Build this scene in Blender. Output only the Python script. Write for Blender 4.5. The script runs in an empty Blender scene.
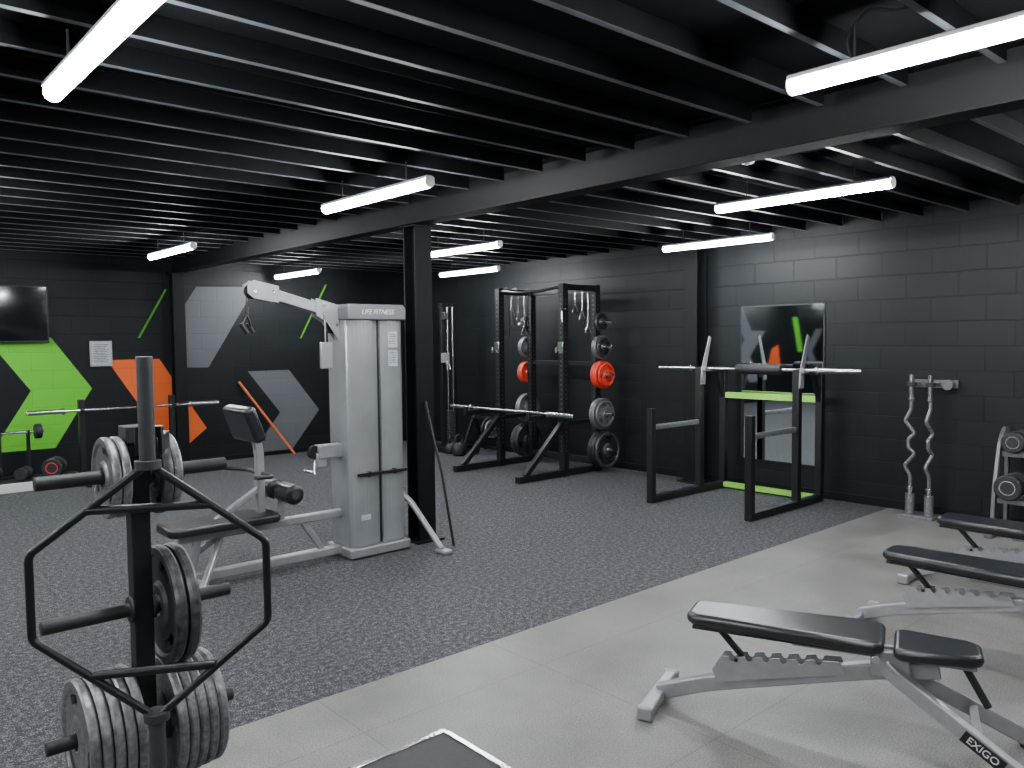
import bpy, bmesh, math, random
from mathutils import Vector, Matrix
random.seed(4)
scene = bpy.context.scene
COL = scene.collection
PI = math.pi

# ------------------------------------------------------------------ materials
def _nt(name):
    m = bpy.data.materials.new(name); m.use_nodes = True
    nt = m.node_tree
    return m, nt, nt.nodes['Principled BSDF']

def pm(name, col, rough=.5, metal=0.0, var=.12, scale=25, bump=0.0, bscale=200, coat=0.0, spec=.5):
    m, nt, b = _nt(name)
    tc = nt.nodes.new('ShaderNodeTexCoord')
    n = nt.nodes.new('ShaderNodeTexNoise'); n.inputs['Scale'].default_value = scale
    n.inputs['Detail'].default_value = 4
    r = nt.nodes.new('ShaderNodeValToRGB')
    r.color_ramp.elements[0].position = .3; r.color_ramp.elements[1].position = .7
    r.color_ramp.elements[0].color = [max(0, c*(1-var)) for c in col]+[1]
    r.color_ramp.elements[1].color = [min(1, c*(1+var)) for c in col]+[1]
    nt.links.new(tc.outputs['Object'], n.inputs['Vector'])
    nt.links.new(n.outputs['Fac'], r.inputs['Fac'])
    nt.links.new(r.outputs['Color'], b.inputs['Base Color'])
    b.inputs['Roughness'].default_value = rough
    b.inputs['Metallic'].default_value = metal
    b.inputs['Coat Weight'].default_value = coat
    b.inputs['Specular IOR Level'].default_value = spec
    if bump:
        n2 = nt.nodes.new('ShaderNodeTexNoise'); n2.inputs['Scale'].default_value = bscale
        bp = nt.nodes.new('ShaderNodeBump'); bp.inputs['Strength'].default_value = bump
        bp.inputs['Distance'].default_value = .002
        nt.links.new(tc.outputs['Object'], n2.inputs['Vector'])
        nt.links.new(n2.outputs['Fac'], bp.inputs['Height'])
        nt.links.new(bp.outputs['Normal'], b.inputs['Normal'])
    return m

def block_mat(name, col, axis, rough=.5, mort=.60, c2=.76):
    m, nt, b = _nt(name)
    tc = nt.nodes.new('ShaderNodeTexCoord')
    sp = nt.nodes.new('ShaderNodeSeparateXYZ'); cb = nt.nodes.new('ShaderNodeCombineXYZ')
    nt.links.new(tc.outputs['Object'], sp.inputs[0])
    nt.links.new(sp.outputs[axis], cb.inputs[0]); nt.links.new(sp.outputs[2], cb.inputs[1])
    br = nt.nodes.new('ShaderNodeTexBrick')
    br.inputs['Scale'].default_value = 1
    br.inputs['Brick Width'].default_value = .44
    br.inputs['Row Height'].default_value = .215
    br.inputs['Mortar Size'].default_value = .005
    br.inputs['Mortar Smooth'].default_value = .6
    br.inputs['Color1'].default_value = [c*1.0 for c in col]+[1]
    br.inputs['Color2'].default_value = [c*c2 for c in col]+[1]
    br.inputs['Mortar'].default_value = [c*mort for c in col]+[1]
    nt.links.new(cb.outputs[0], br.inputs['Vector'])
    nt.links.new(br.outputs['Color'], b.inputs['Base Color'])
    ns = nt.nodes.new('ShaderNodeTexNoise'); ns.inputs['Scale'].default_value = 60; ns.inputs['Detail'].default_value = 6
    nt.links.new(tc.outputs['Object'], ns.inputs['Vector'])
    mth = nt.nodes.new('ShaderNodeMath'); mth.operation = 'MULTIPLY_ADD'
    mth.inputs[1].default_value = .3
    inv = nt.nodes.new('ShaderNodeMath'); inv.operation = 'SUBTRACT'; inv.inputs[0].default_value = 1
    nt.links.new(br.outputs['Fac'], inv.inputs[1])
    nt.links.new(ns.outputs['Fac'], mth.inputs[0]); nt.links.new(inv.outputs[0], mth.inputs[2])
    bp = nt.nodes.new('ShaderNodeBump'); bp.inputs['Strength'].default_value = .55; bp.inputs['Distance'].default_value = .004
    nt.links.new(mth.outputs[0], bp.inputs['Height'])
    nt.links.new(bp.outputs['Normal'], b.inputs['Normal'])
    b.inputs['Roughness'].default_value = rough
    b.inputs['Specular IOR Level'].default_value = .2
    return m

def carpet_mat():
    m, nt, b = _nt('speckled_carpet')
    tc = nt.nodes.new('ShaderNodeTexCoord')
    n = nt.nodes.new('ShaderNodeTexNoise'); n.inputs['Scale'].default_value = 140; n.inputs['Detail'].default_value = 4
    n.inputs['Roughness'].default_value = .75
    n3 = nt.nodes.new('ShaderNodeTexNoise'); n3.inputs['Scale'].default_value = 34; n3.inputs['Detail'].default_value = 3
    ad = nt.nodes.new('ShaderNodeMath'); ad.operation = 'MULTIPLY_ADD'; ad.inputs[1].default_value = .3
    sb = nt.nodes.new('ShaderNodeMath'); sb.operation = 'SUBTRACT'; sb.inputs[1].default_value = .15
    nt.links.new(tc.outputs['Object'], n3.inputs['Vector'])
    nt.links.new(n3.outputs['Fac'], ad.inputs[0])
    r = nt.nodes.new('ShaderNodeValToRGB')
    r.color_ramp.elements[0].position = .40; r.color_ramp.elements[0].color = (.007, .008, .010, 1)
    r.color_ramp.elements[1].position = .67; r.color_ramp.elements[1].color = (.27, .28, .295, 1)
    e = r.color_ramp.elements.new(.53); e.color = (.036, .039, .045, 1)
    nt.links.new(tc.outputs['Object'], n.inputs['Vector']); nt.links.new(n.outputs['Fac'], ad.inputs[2])
    nt.links.new(ad.outputs[0], sb.inputs[0]); nt.links.new(sb.outputs[0], r.inputs['Fac'])
    nt.links.new(r.outputs['Color'], b.inputs['Base Color'])
    b.inputs['Roughness'].default_value = .8; b.inputs['Specular IOR Level'].default_value = .3
    bp = nt.nodes.new('ShaderNodeBump'); bp.inputs['Strength'].default_value = .35; bp.inputs['Distance'].default_value = .003
    nt.links.new(n.outputs['Fac'], bp.inputs['Height']); nt.links.new(bp.outputs['Normal'], b.inputs['Normal'])
    return m

def tile_mat():
    m, nt, b = _nt('grey_rubber_tiles')
    tc = nt.nodes.new('ShaderNodeTexCoord')
    n = nt.nodes.new('ShaderNodeTexNoise'); n.inputs['Scale'].default_value = 150; n.inputs['Detail'].default_value = 5
    n.inputs['Roughness'].default_value = .7
    r = nt.nodes.new('ShaderNodeValToRGB')
    r.color_ramp.elements[0].position = .36; r.color_ramp.elements[0].color = (.085, .082, .079, 1)
    r.color_ramp.elements[1].position = .64; r.color_ramp.elements[1].color = (.27, .262, .252, 1)
    nt.links.new(tc.outputs['Object'], n.inputs['Vector']); nt.links.new(n.outputs['Fac'], r.inputs['Fac'])
    mp = nt.nodes.new('ShaderNodeMapping'); mp.inputs['Location'].default_value = (.35, .2, 0)
    nt.links.new(tc.outputs['Object'], mp.inputs['Vector'])
    br = nt.nodes.new('ShaderNodeTexBrick'); br.offset = 0
    br.inputs['Scale'].default_value = 1; br.inputs['Brick Width'].default_value = 1; br.inputs['Row Height'].default_value = 1
    br.inputs['Mortar Size'].default_value = .003; br.inputs['Mortar Smooth'].default_value = .3
    br.inputs['Color1'].default_value = (1, 1, 1, 1); br.inputs['Color2'].default_value = (.94, .94, .94, 1)
    br.inputs['Mortar'].default_value = (.60, .60, .60, 1)
    nt.links.new(mp.outputs[0], br.inputs['Vector'])
    big = nt.nodes.new('ShaderNodeTexNoise'); big.inputs['Scale'].default_value = 2.2; big.inputs['Detail'].default_value = 10
    big.inputs['Roughness'].default_value = .65
    nt.links.new(tc.outputs['Object'], big.inputs['Vector'])
    rb = nt.nodes.new('ShaderNodeValToRGB')
    rb.color_ramp.elements[0].position = .32; rb.color_ramp.elements[1].position = .66
    rb.color_ramp.elements[0].color = (.62, .615, .61, 1); rb.color_ramp.elements[1].color = (1.0, 1.0, 1.0, 1)
    nt.links.new(big.outputs['Fac'], rb.inputs['Fac'])
    mx = nt.nodes.new('ShaderNodeMixRGB'); mx.blend_type = 'MULTIPLY'; mx.inputs[0].default_value = 1
    nt.links.new(r.outputs['Color'], mx.inputs[1]); nt.links.new(br.outputs['Color'], mx.inputs[2])
    mx2 = nt.nodes.new('ShaderNodeMixRGB'); mx2.blend_type = 'MULTIPLY'; mx2.inputs[0].default_value = 1
    nt.links.new(mx.outputs[0], mx2.inputs[1]); nt.links.new(rb.outputs['Color'], mx2.inputs[2])
    nt.links.new(mx2.outputs[0], b.inputs['Base Color'])
    rr = nt.nodes.new('ShaderNodeMapRange'); rr.inputs['To Min'].default_value = .35; rr.inputs['To Max'].default_value = .62
    nt.links.new(big.outputs['Fac'], rr.inputs['Value']); nt.links.new(rr.outputs['Result'], b.inputs['Roughness'])
    bp = nt.nodes.new('ShaderNodeBump'); bp.inputs['Strength'].default_value = .35; bp.inputs['Distance'].default_value = .002
    nt.links.new(n.outputs['Fac'], bp.inputs['Height']); nt.links.new(bp.outputs['Normal'], b.inputs['Normal'])
    return m

def rib_mat(name, col):
    m = pm(name, col, .26, .5, .12, 3)
    nt = m.node_tree; b = nt.nodes['Principled BSDF']
    tc = nt.nodes.new('ShaderNodeTexCoord')
    wv = nt.nodes.new('ShaderNodeTexWave'); wv.wave_type = 'BANDS'; wv.bands_direction = 'X'; wv.inputs['Scale'].default_value = 11
    bp = nt.nodes.new('ShaderNodeBump'); bp.inputs['Strength'].default_value = .35; bp.inputs['Distance'].default_value = .004
    nt.links.new(tc.outputs['Object'], wv.inputs['Vector']); nt.links.new(wv.outputs['Fac'], bp.inputs['Height'])
    nt.links.new(bp.outputs['Normal'], b.inputs['Normal'])
    return m

def emis(name, col, s):
    m, nt, b = _nt(name)
    tc = nt.nodes.new('ShaderNodeTexCoord'); n = nt.nodes.new('ShaderNodeTexNoise'); n.inputs['Scale'].default_value = 3
    r = nt.nodes.new('ShaderNodeValToRGB')
    r.color_ramp.elements[0].color = list(col)+[1]; r.color_ramp.elements[1].color = list(col)+[1]
    nt.links.new(tc.outputs['Object'], n.inputs['Vector']); nt.links.new(n.outputs['Fac'], r.inputs['Fac'])
    nt.links.new(r.outputs['Color'], b.inputs['Emission Color'])
    b.inputs['Emission Strength'].default_value = s
    return m

BLK = (.0054, .0075, .0094)
M = dict(
    wallx=block_mat('black_painted_block_x', BLK, 0), wally=block_mat('black_painted_block_y', BLK, 1),
    green=block_mat('green_painted_block', (.10, .42, .025), 0, .6, .85, .97), orange=block_mat('orange_painted_block', (.62, .105, .02), 0, .6, .85, .97),
    greyb=block_mat('grey_painted_block', (.085, .091, .100), 0, .6, .85, .96), greyc=block_mat('mid_grey_painted_block', (.13, .138, .15), 0, .6, .9, .97),
    greend=block_mat('dull_green_painted_block', (.06, .26, .02), 0, .6, .85, .97),
    carpet=carpet_mat(), tile=tile_mat(),
    ceil=pm('charcoal_ceiling_deck', (.0050, .0058, .0072), .9, spec=.1), joist=pm('dark_painted_steel', (.0045, .0052, .0064), .7, .0, .3, 6, spec=.1),
    flange=pm('grey_steel_flange', (.085, .095, .108), .5, .0, .3, 9),
    col=pm('black_column_paint', (.0018, .0024, .0034), .55, 0, .3, 8, spec=.2),
    lamp=emis('lamp_diffuser_glow', (.95, .98, 1), 195), housing=pm('lamp_housing_white', (.70, .71, .72), .4),
    black=pm('black_powder_coat', (.0055, .0062, .0075), .38, 0, .3, 40, spec=.4), rubber=pm('black_rubber', (.008, .008, .009), .6, 0, .3, 60, .4),
    vinyl=pm('black_vinyl', (.010, .012, .015), .28, 0, .2, 14, .12, 500),
    silver=pm('silver_powder_coat', (.28, .29, .305), .34, .45, .08, 20), shroud=rib_mat('frosted_silver_plastic', (.31, .325, .34)),
    cap=pm('grey_plastic', (.115, .122, .13), .4, .1, .06, 5), rackgrey=pm('dull_grey_steel', (.11, .116, .124), .4, .4, .1, 20),
    chrome=pm('brushed_chrome', (.58, .59, .61), .22, 1.0, .08, 60), iron=pm('grey_hammertone_iron', (.17, .175, .185), .38, .55, .4, 60, .5, 150),
    worn=pm('worn_dark_iron', (.065, .068, .074), .42, .6, .55, 35, .5, 150),
    ironb=pm('black_cast_iron', (.012, .0135, .016), .5, .2, .2, 90, .4, 150), red=pm('red_rubber', (.56, .035, .018), .45, 0, .15, 30),
    orangep=pm('orange_painted_wood', (.60, .13, .03), .5, 0, .12, 30),
    lime=pm('lime_green_paint', (.24, .54, .07), .4, 0, .06, 20), white=pm('white_plastic', (.55, .56, .57), .5, 0, .03, 20),
    paper=pm('printed_paper', (.32, .35, .38), .6, 0, .25, 60), screen=pm('black_glass', (.003, .004, .005), .08, 0, .1, 5, coat=.3),
    darkgrey=pm('dark_grey_plastic', (.024, .027, .031), .5), mat=pm('black_rubber_mat', (.009, .010, .012), .6, 0, .4, 90, .6, 300),
)
mm, nt, b = _nt('mirror_glass')
_n = nt.nodes.new('ShaderNodeTexNoise'); _r = nt.nodes.new('ShaderNodeValToRGB')
_r.color_ramp.elements[0].color = (.72, .77, .79, 1); _r.color_ramp.elements[1].color = (.75, .80, .82, 1)
nt.links.new(_n.outputs['Fac'], _r.inputs['Fac']); nt.links.new(_r.outputs['Color'], b.inputs['Base Color'])
b.inputs['Metallic'].default_value = 1; b.inputs['Roughness'].default_value = .03
M['mirror'] = mm

# ------------------------------------------------------------------ mesh helpers
class B:
    def __init__(s): s.bm = bmesh.new()
    def _faces(s, vs, fs, m):
        V = [s.bm.verts.new(v) for v in vs]
        for f in fs:
            try:
                F = s.bm.faces.new([V[i] for i in f]); F.material_index = m
            except ValueError: pass
        return V
    def box(s, c, d, m=0, rot=None):
        c = Vector(c); vs = []
        for i in (-1, 1):
            for j in (-1, 1):
                for k in (-1, 1):
                    v = Vector((i*d[0]/2, j*d[1]/2, k*d[2]/2))
                    if rot is not None: v = rot @ v
                    vs.append(c+v)
        s._faces(vs, [(0, 1, 3, 2), (4, 6, 7, 5), (0, 4, 5, 1), (2, 3, 7, 6), (0, 2, 6, 4), (1, 5, 7, 3)], m); return s
    def beam(s, a, b, w, h, m=0, up=(0, 0, 1)):
        a, b = Vector(a), Vector(b); d = (b-a); L = d.length; d.normalize(); up = Vector(up)
        if abs(d.dot(up)) > .98: up = Vector((1, 0, 0))
        side = d.cross(up).normalized(); u = side.cross(d).normalized()
        R = Matrix((d, side, u)).transposed()
        return s.box((a+b)/2, (L, w, h), m, R)
    def cyl(s, a, b, r, m=0, seg=20, r2=None):
        a, b = Vector(a), Vector(b); d = (b-a).normalized()
        return s.lathe([(0, 0), (r, 0), (r if r2 is None else r2, (b-a).length), (0, (b-a).length)], a, d, seg, m)
    def lathe(s, prof, o, ax, seg=28, m=0):
        o = Vector(o); ax = Vector(ax).normalized(); t = Vector((0, 0, 1)) if abs(ax.z) < .9 else Vector((1, 0, 0))
        u = ax.cross(t).normalized(); v = ax.cross(u)
        rings = []
        for r, h in prof:
            if r < 1e-6: rings.append([s.bm.verts.new(o+ax*h)])
            else: rings.append([s.bm.verts.new(o+ax*h+(u*math.cos(2*PI*k/seg)+v*math.sin(2*PI*k/seg))*r) for k in range(seg)])
        for A, Bq in zip(rings[:-1], rings[1:]):
            for k in range(seg):
                k2 = (k+1) % seg
                if len(A) == 1 and len(Bq) == 1: continue
                if len(A) == 1: q = [A[0], Bq[k2], Bq[k]]
                elif len(Bq) == 1: q = [A[k], A[k2], Bq[0]]
                else: q = [A[k], A[k2], Bq[k2], Bq[k]]
                F = s.bm.faces.new(q); F.material_index = m
        return s
    def ringlathe(s, prof, o, ax, seg=28, m=0):
        return s.lathe(prof+[prof[0]], o, ax, seg, m)
    def path(s, pts, r, m=0, seg=12, bend=.0, n=5, flat=None):
        P = [Vector(p) for p in pts]; Q = []
        if bend > 0 and len(P) > 2:
            Q.append(P[0])
            for i in range(1, len(P)-1):
                a = (P[i-1]-P[i]); c = (P[i+1]-P[i]); t = min(bend, a.length*.48, c.length*.48)
                p0 = P[i]+a.normalized()*t; p2 = P[i]+c.normalized()*t
                for k in range(n+1):
                    f = k/n; Q.append(p0*(1-f)**2+P[i]*2*f*(1-f)+p2*f*f)
            Q.append(P[-1])
        else: Q = P
        T = []
        for i in range(len(Q)):
            if i == 0: t = Q[1]-Q[0]
            elif i == len(Q)-1: t = Q[-1]-Q[-2]
            else: t = (Q[i+1]-Q[i]).normalized()+(Q[i]-Q[i-1]).normalized()
            T.append(t.normalized())
        ref = Vector((0, 0, 1)) if abs(T[0].z) < .9 else Vector((1, 0, 0))
        u = T[0].cross(ref).normalized(); rings = []
        for q, t in zip(Q, T):
            u = (u-t*u.dot(t)).normalized(); v = t.cross(u)
            ru, rv = (r, r) if flat is None else flat
            if flat is None:
                rings.append([s.bm.verts.new(q+u*math.cos(2*PI*k/seg)*ru+v*math.sin(2*PI*k/seg)*rv) for k in range(seg)])
            else:
                rings.append([s.bm.verts.new(q+u*i*ru+v*j*rv) for i, j in ((-1, -1), (1, -1), (1, 1), (-1, 1))])
        sg = len(rings[0])
        for A, Bq in zip(rings[:-1], rings[1:]):
            for k in range(sg):
                F = s.bm.faces.new([A[k], A[(k+1) % sg], Bq[(k+1) % sg], Bq[k]]); F.material_index = m
        for R in (rings[0], rings[-1]):
            F = s.bm.faces.new(R); F.material_index = m
        return s
    def prism(s, poly, o, u, v, t, m=0):
        o, u, v = Vector(o), Vector(u), Vector(v); n = u.cross(v).normalized()
        A = [s.bm.verts.new(o+u*p[0]+v*p[1]) for p in poly]; Q = [s.bm.verts.new(o+u*p[0]+v*p[1]+n*t) for p in poly]
        k = len(poly)
        fs = [A, Q]+[[A[i], A[(i+1) % k], Q[(i+1) % k], Q[i]] for i in range(k)]
        for f in fs:
            F = s.bm.faces.new(f); F.material_index = m
        return s
    def holed(s, loops, o, u, v, t, m=0):
        o, u, v = Vector(o), Vector(u), Vector(v); n = u.cross(v).normalized()
        bm2 = bmesh.new(); E = []
        for L in loops:
            vs = [bm2.verts.new(o+u*p[0]+v*p[1]) for p in L]
            for i in range(len(vs)): E.append(bm2.edges.new((vs[i], vs[(i+1) % len(vs)])))
        bmesh.ops.triangle_fill(bm2, use_beauty=True, use_dissolve=False, edges=E)
        r = bmesh.ops.extrude_face_region(bm2, geom=bm2.faces[:])
        bmesh.ops.translate(bm2, vec=n*t, verts=[g for g in r['geom'] if isinstance(g, bmesh.types.BMVert)])
        for f in bm2.faces: f.material_index = m
        me = bpy.data.meshes.new('tmp'); bm2.to_mesh(me); bm2.free(); s.bm.from_mesh(me); bpy.data.meshes.remove(me)
        return s
    def mesh(s, name, mats, smooth=35):
        bmesh.ops.recalc_face_normals(s.bm, faces=s.bm.faces[:])
        me = bpy.data.meshes.new(name); s.bm.to_mesh(me); s.bm.free()
        for mt in mats: me.materials.append(M[mt] if isinstance(mt, str) else mt)
        for p in me.polygons: p.use_smooth = True
        me.set_sharp_from_angle(angle=math.radians(smooth))
        return me
    def obj(s, name, mats, parent=None, bevel=.003, seg=2, label=None, loc=None, smooth=35):
        if isinstance(mats, str): mats = [mats]
        o = bpy.data.objects.new(name, s.mesh(name, mats, smooth)); COL.objects.link(o)
        if parent is not None: o.parent = parent
        if loc is not None: o.location = loc
        if bevel:
            md = o.modifiers.new('bevel', 'BEVEL'); md.width = bevel; md.segments = seg; md.limit_method = 'ANGLE'; md.angle_limit = math.radians(40)
        if label: o['label'] = label
        return o

def tag(o, label, cat, group=None):
    o['label'] = label; o['category'] = cat
    if group: o['group'] = group
    return o
def thing(name, label, cat, loc=(0, 0, 0), rz=0, group=None):
    e = bpy.data.objects.new(name, None); e.empty_display_size = .1; COL.objects.link(e)
    e.location = loc; e.rotation_euler = (0, 0, rz)
    return tag(e, label, cat, group)
def clone(o, loc=None, rot=None, parent=None, label=None):
    c = o.copy(); COL.objects.link(c)
    if parent is not None:
        c.parent = parent; c.matrix_parent_inverse = o.matrix_parent_inverse.copy()
    if loc is not None: c.location = loc
    if rot is not None: c.rotation_euler = rot
    if label: c['label'] = label
    for ch in list(o.children): clone(ch, parent=c)
    return c
def struct(o): o['kind'] = 'structure'; return o
def text(name, s, size, parent, loc, rot, mat, ext=.001, shear=0):
    cu = bpy.data.curves.new(name, 'FONT'); cu.body = s; cu.size = size; cu.extrude = ext; cu.align_x = 'CENTER'; cu.align_y = 'CENTER'; cu.shear = shear
    t = bpy.data.objects.new('tmp', cu); COL.objects.link(t)
    dg = bpy.context.evaluated_depsgraph_get(); me = bpy.data.meshes.new_from_object(t.evaluated_get(dg))
    bpy.data.objects.remove(t); me.materials.clear(); me.materials.append(M[mat])
    o = bpy.data.objects.new(name, me); COL.objects.link(o); o.parent = parent; o.location = loc; o.rotation_euler = rot
    return o

# ------------------------------------------------------------------ room
XL, XR, YF, YB, H = -6.0, 7.5, -3.0, 10.7, 2.74
MATY = 3.2
g = B()
g._faces([(XL, YF, 0), (XR, YF, 0), (XR, MATY, 0), (XL, MATY, 0)], [(0, 1, 2, 3)], 0)
g._faces([(XL, MATY, 0), (XR, MATY, 0), (XR, YB, 0), (XL, YB, 0)], [(0, 1, 2, 3)], 1)
fl = struct(g.obj('floor', ['tile', 'carpet'], bevel=0))
for f in fl.data.polygons:
    if f.normal.z < 0: f.flip()
struct(B().box(((XL+XR)/2, (YF+YB)/2, H+.05), (XR-XL, YB-YF, .1)).obj('ceiling', 'ceil', bevel=0))
struct(B().box((XR+.05, (YF+YB)/2, H/2), (.1, YB-YF, H)).obj('wall_right', 'wally', bevel=0))
struct(B().box((XL-.05, (YF+YB)/2, H/2), (.1, YB-YF, H)).obj('wall_left', 'wally', bevel=0))
struct(B().box(((XL+XR)/2, YF-.05, H/2), (XR-XL+.2, .1, H)).obj('wall_front', 'wallx', bevel=0))
g = B().box(((XL+XR)/2, YB+.05, H/2), (XR-XL+.2, .1, H))
def mural(poly, m, d=.002): g._faces([(p[0], YB-d, p[1]) for p in poly], [tuple(range(len(poly)))], m)
def chev(x0, x1, xt, z0, z1, m, zt=None):
    zt = (z0+z1)/2 if zt is None else zt
    w = x1-x0
    mural([(x0, z1), (x1, z1), (xt, zt), (xt-w, zt)], m)
    mural([(xt-w, zt), (xt, zt), (x1, z0), (x0, z0)], m)
def strip(x0, z0, x1, z1, w, m): mural([(x0-w/2, z0), (x0+w/2, z0), (x1+w/2, z1), (x1-w/2, z1)], m, .005)
chev(1.55, 2.2, 2.62, .37, 1.68, 1, 1.06)
chev(2.80, 3.42, 4.0, -0.0, 1.40, 2, .46)
mural([(3.70, 2.0), (3.92, 2.34), (4.62, 2.36), (4.62, 2.18), (4.05, 1.27), (3.70, 1.28)], 3)
chev(4.59, 5.2, 5.66, .03, 1.2, 3, .6)
strip(3.18, 1.67, 3.53, 2.29, .028, 5)
strip(5.39, 1.65, 5.82, 2.44, .028, 5)
# mural continues out of view (seen in the mirror)
chev(-2.9, -2.2, -1.5, .5, 1.75, 4); strip(-2.3, 1.4, -1.6, 2.3, .5, 4)
mural([(-3.6, .85), (-3.0, .85), (-3.2, 1.3), (-3.5, 1.4)], 2); strip(-4.6, 1.2, -4.3, 2.1, .26, 1); chev(-5.8, -5.4, -4.8, .6, 1.8, 4)
wb = struct(g.obj('wall_back', ['wallx', 'green', 'orange', 'greyb', 'greyc', 'greend'], bevel=0))
for f in wb.data.polygons:
    if f.material_index and f.normal.y > 0: f.flip()

# ceiling steelwork
BX = 3.62
ti = [0]
def trim(o):
    ti[0] += 1; o.name = 'trim_%d' % ti[0]; return struct(o)
def joist_mesh(L):
    q = B()
    q.box((L/2, 0, .045), (L, .006, .084), 0)
    q.box((L/2, .012, .004), (L, .028, .006), 1)
    q.box((L/2, .025, .008), (L, .004, .013), 1)
    return q.mesh('joist', ['joist', 'flange'])
JZ = 2.65
ja, jb = joist_mesh(BX-.09-XL), joist_mesh(XR-BX-.10)
y = 1.09-.37*11
while y < YB-.1:
    for me, x in ((ja, XL), (jb, BX+.09)):
        o = bpy.data.objects.new('joist', me); COL.objects.link(o); o.location = (x, y, JZ); trim(o)
    y += .37
g = B()
g.box((BX, (YF+YB)/2, 2.505), (.15, YB-YF, .012)).box((BX, (YF+YB)/2, 2.73), (.15, YB-YF, .012)).box((BX, (YF+YB)/2, 2.62), (.012, YB-YF, .22))
trim(g.obj('beam', 'col', bevel=.002))
def hcol(x, y, w, h, rot=0):
    q = B()
    q.box((0, w/2-.007, h/2), (w, .014, h)).box((0, -w/2+.007, h/2), (w, .014, h)).box((0, 0, h/2), (.012, w-.028, h))
    q.box((0, 0, .008), (w+.1, w+.1, .016)).box((0, 0, h-.006), (w+.04, w+.04, .012))
    o = q.obj('column', 'col', bevel=.002); o.location = (x, y, 0); o.rotation_euler = (0, 0, rot); return trim(o)
hcol(BX+.05, 5.26, .16, 2.498)
hcol(BX, 10.56, .15, 2.498)
hcol(7.37, 5.28, .18, 2.64, PI/2)
struct(B().box((XR-.006, (YF+YB)/2, .04), (.012, YB-YF, .08)).obj('baseboard_right', 'col'))
struct(B().box(((XL+XR)/2, YB-.006, .03), (XR-XL, .012, .06)).obj('baseboard_back', 'col'))

# ------------------------------------------------------------------ lamps
LZ = 2.5
def lamp_build(L=1.2):
    e = thing('ceiling_lamp', 'slim white tubular strip lamp hanging below dark steel joists', 'lamp', group='strip lamps under the ceiling')
    pr = [(-.030, .020), (.030, .020), (.034, .012), (.036, .014), (.034, .026), (.018, .034), (-.018, .034), (-.034, .026), (-.036, .014), (-.034, .012)]
    B().prism(pr, (0, L/2, 0), (1, 0, 0), (0, 0, 1), L).obj('lamp_housing', 'housing', e, bevel=0)
    n = 14
    pr = [(-.022, .0195)]+[(-.031*math.cos(PI*k/n), -.031*math.sin(PI*k/n)-.004) for k in range(n+1)]+[(.022, .0195)]
    B().prism(pr, (0, L/2-.004, 0), (1, 0, 0), (0, 0, 1), L-.008).obj('diffuser', 'lamp', e, bevel=0)
    for s in (-1, 1):
        B().cyl((0, s*L/2, -.002), (0, s*(L/2+.006), -.002), .034, seg=24).obj('end_cap', 'housing', e, bevel=.002)
        B().cyl((0, s*.37, .032), (0, s*.37, .152), .004, seg=8).obj('suspension_wire', 'darkgrey', e, bevel=0)
    return e
L0 = lamp_build()
first = True
for x, yc in ((2.70, .92), (2.70, 4.34), (2.75, 8.15), (.71, 2.66), (4.83, 2.67), (4.95, 6.35), (6.55, 4.46), (6.60, 8.3), (4.95, 9.88),
              (.71, 6.3), (.71, 9.6), (-1.6, .9), (-1.6, 4.4), (-1.6, 8.2), (-3.8, 2.7), (-3.8, 6.3), (-3.8, 9.4), (4.83, -.9), (6.55, .9), (.71, -1.0)):  # back-left corner lamp is added to brighten the mural seen in the mirror
    if first: L0.location = (x, yc, LZ); first = False
    else: clone(L0, (x, yc, LZ))
tag(B().path([(2.70, 1.30, 2.540), (2.70, 1.32, 2.60), (2.72, 1.30, 2.66), (2.72, 1.26, 2.70), (2.74, 1.16, 2.66), (2.75, 1.10, 2.68)], .005, bend=.03).obj('power_cable', 'rubber', bevel=0),
    'thin black power cable looping above the strip lamp', 'cable')
e = thing('smoke_detector', 'small round white smoke detector under a ceiling joist', 'smoke detector', (4.11, 2.585, 2.60))
B().lathe([(0, -.005), (.03, -.005), (.045, .01), (.05, .03), (.05, .05), (0, .05)], (0, 0, 0), (0, 0, 1)).obj('detector_body', 'white', e, bevel=0)
B().lathe([(0, -.012), (.012, -.012), (.014, -.005), (0, -.005)], (0, 0, 0), (0, 0, 1)).obj('detector_lens', 'darkgrey', e, bevel=0)

# ------------------------------------------------------------------ weight plates
def arcslot(r0, r1, a0, a1, n=8):
    return [(r1*math.cos(a0+(a1-a0)*k/n), r1*math.sin(a0+(a1-a0)*k/n)) for k in range(n+1)]+[(r0*math.cos(a1-(a1-a0)*k/n), r0*math.sin(a1-(a1-a0)*k/n)) for k in range(n+1)]
PC = {}
def plate_mesh(R, t, mat):
    k = (R, t, mat)
    if k in PC: return PC[k]
    q = B(); n = 40
    circ = lambda r: [(r*math.cos(2*PI*i/n), r*math.sin(2*PI*i/n)) for i in range(n)]
    loops = [circ(R*.97), circ(.0262)]
    for j in range(3):
        c = j*2*PI/3+.3; loops.append(arcslot(R*.60, R*.76, c-.32, c+.32))
    q.holed(loops, (0, t*.22, 0), (1, 0, 0), (0, 0, 1), t*.44, 0)
    q.ringlathe([(R*.86, -t*.5), (R*.97, -t*.5), (R, -t*.25), (R, t*.25), (R*.97, t*.5), (R*.86, t*.5), (R*.81, t*.18), (R*.81, -t*.18)], (0, 0, 0), (0, 1, 0), 48, 2)
    q.ringlathe([(.0258, -t*.5), (R*.28+.01, -t*.5), (R*.36+.01, -t*.20), (R*.36+.01, t*.20), (R*.28+.01, t*.5), (.0258, t*.5)], (0, 0, 0), (0, 1, 0), 32, 2)
    q.ringlathe([(.0255, -t*.51), (.034, -t*.51), (.034, t*.51), (.0255, t*.51)], (0, 0, 0), (0, 1, 0), 24, 1)
    PC[k] = q.mesh('weight_plate', ['ironb' if mat == 'worn' else mat, 'chrome', mat], 30); return PC[k]
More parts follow.
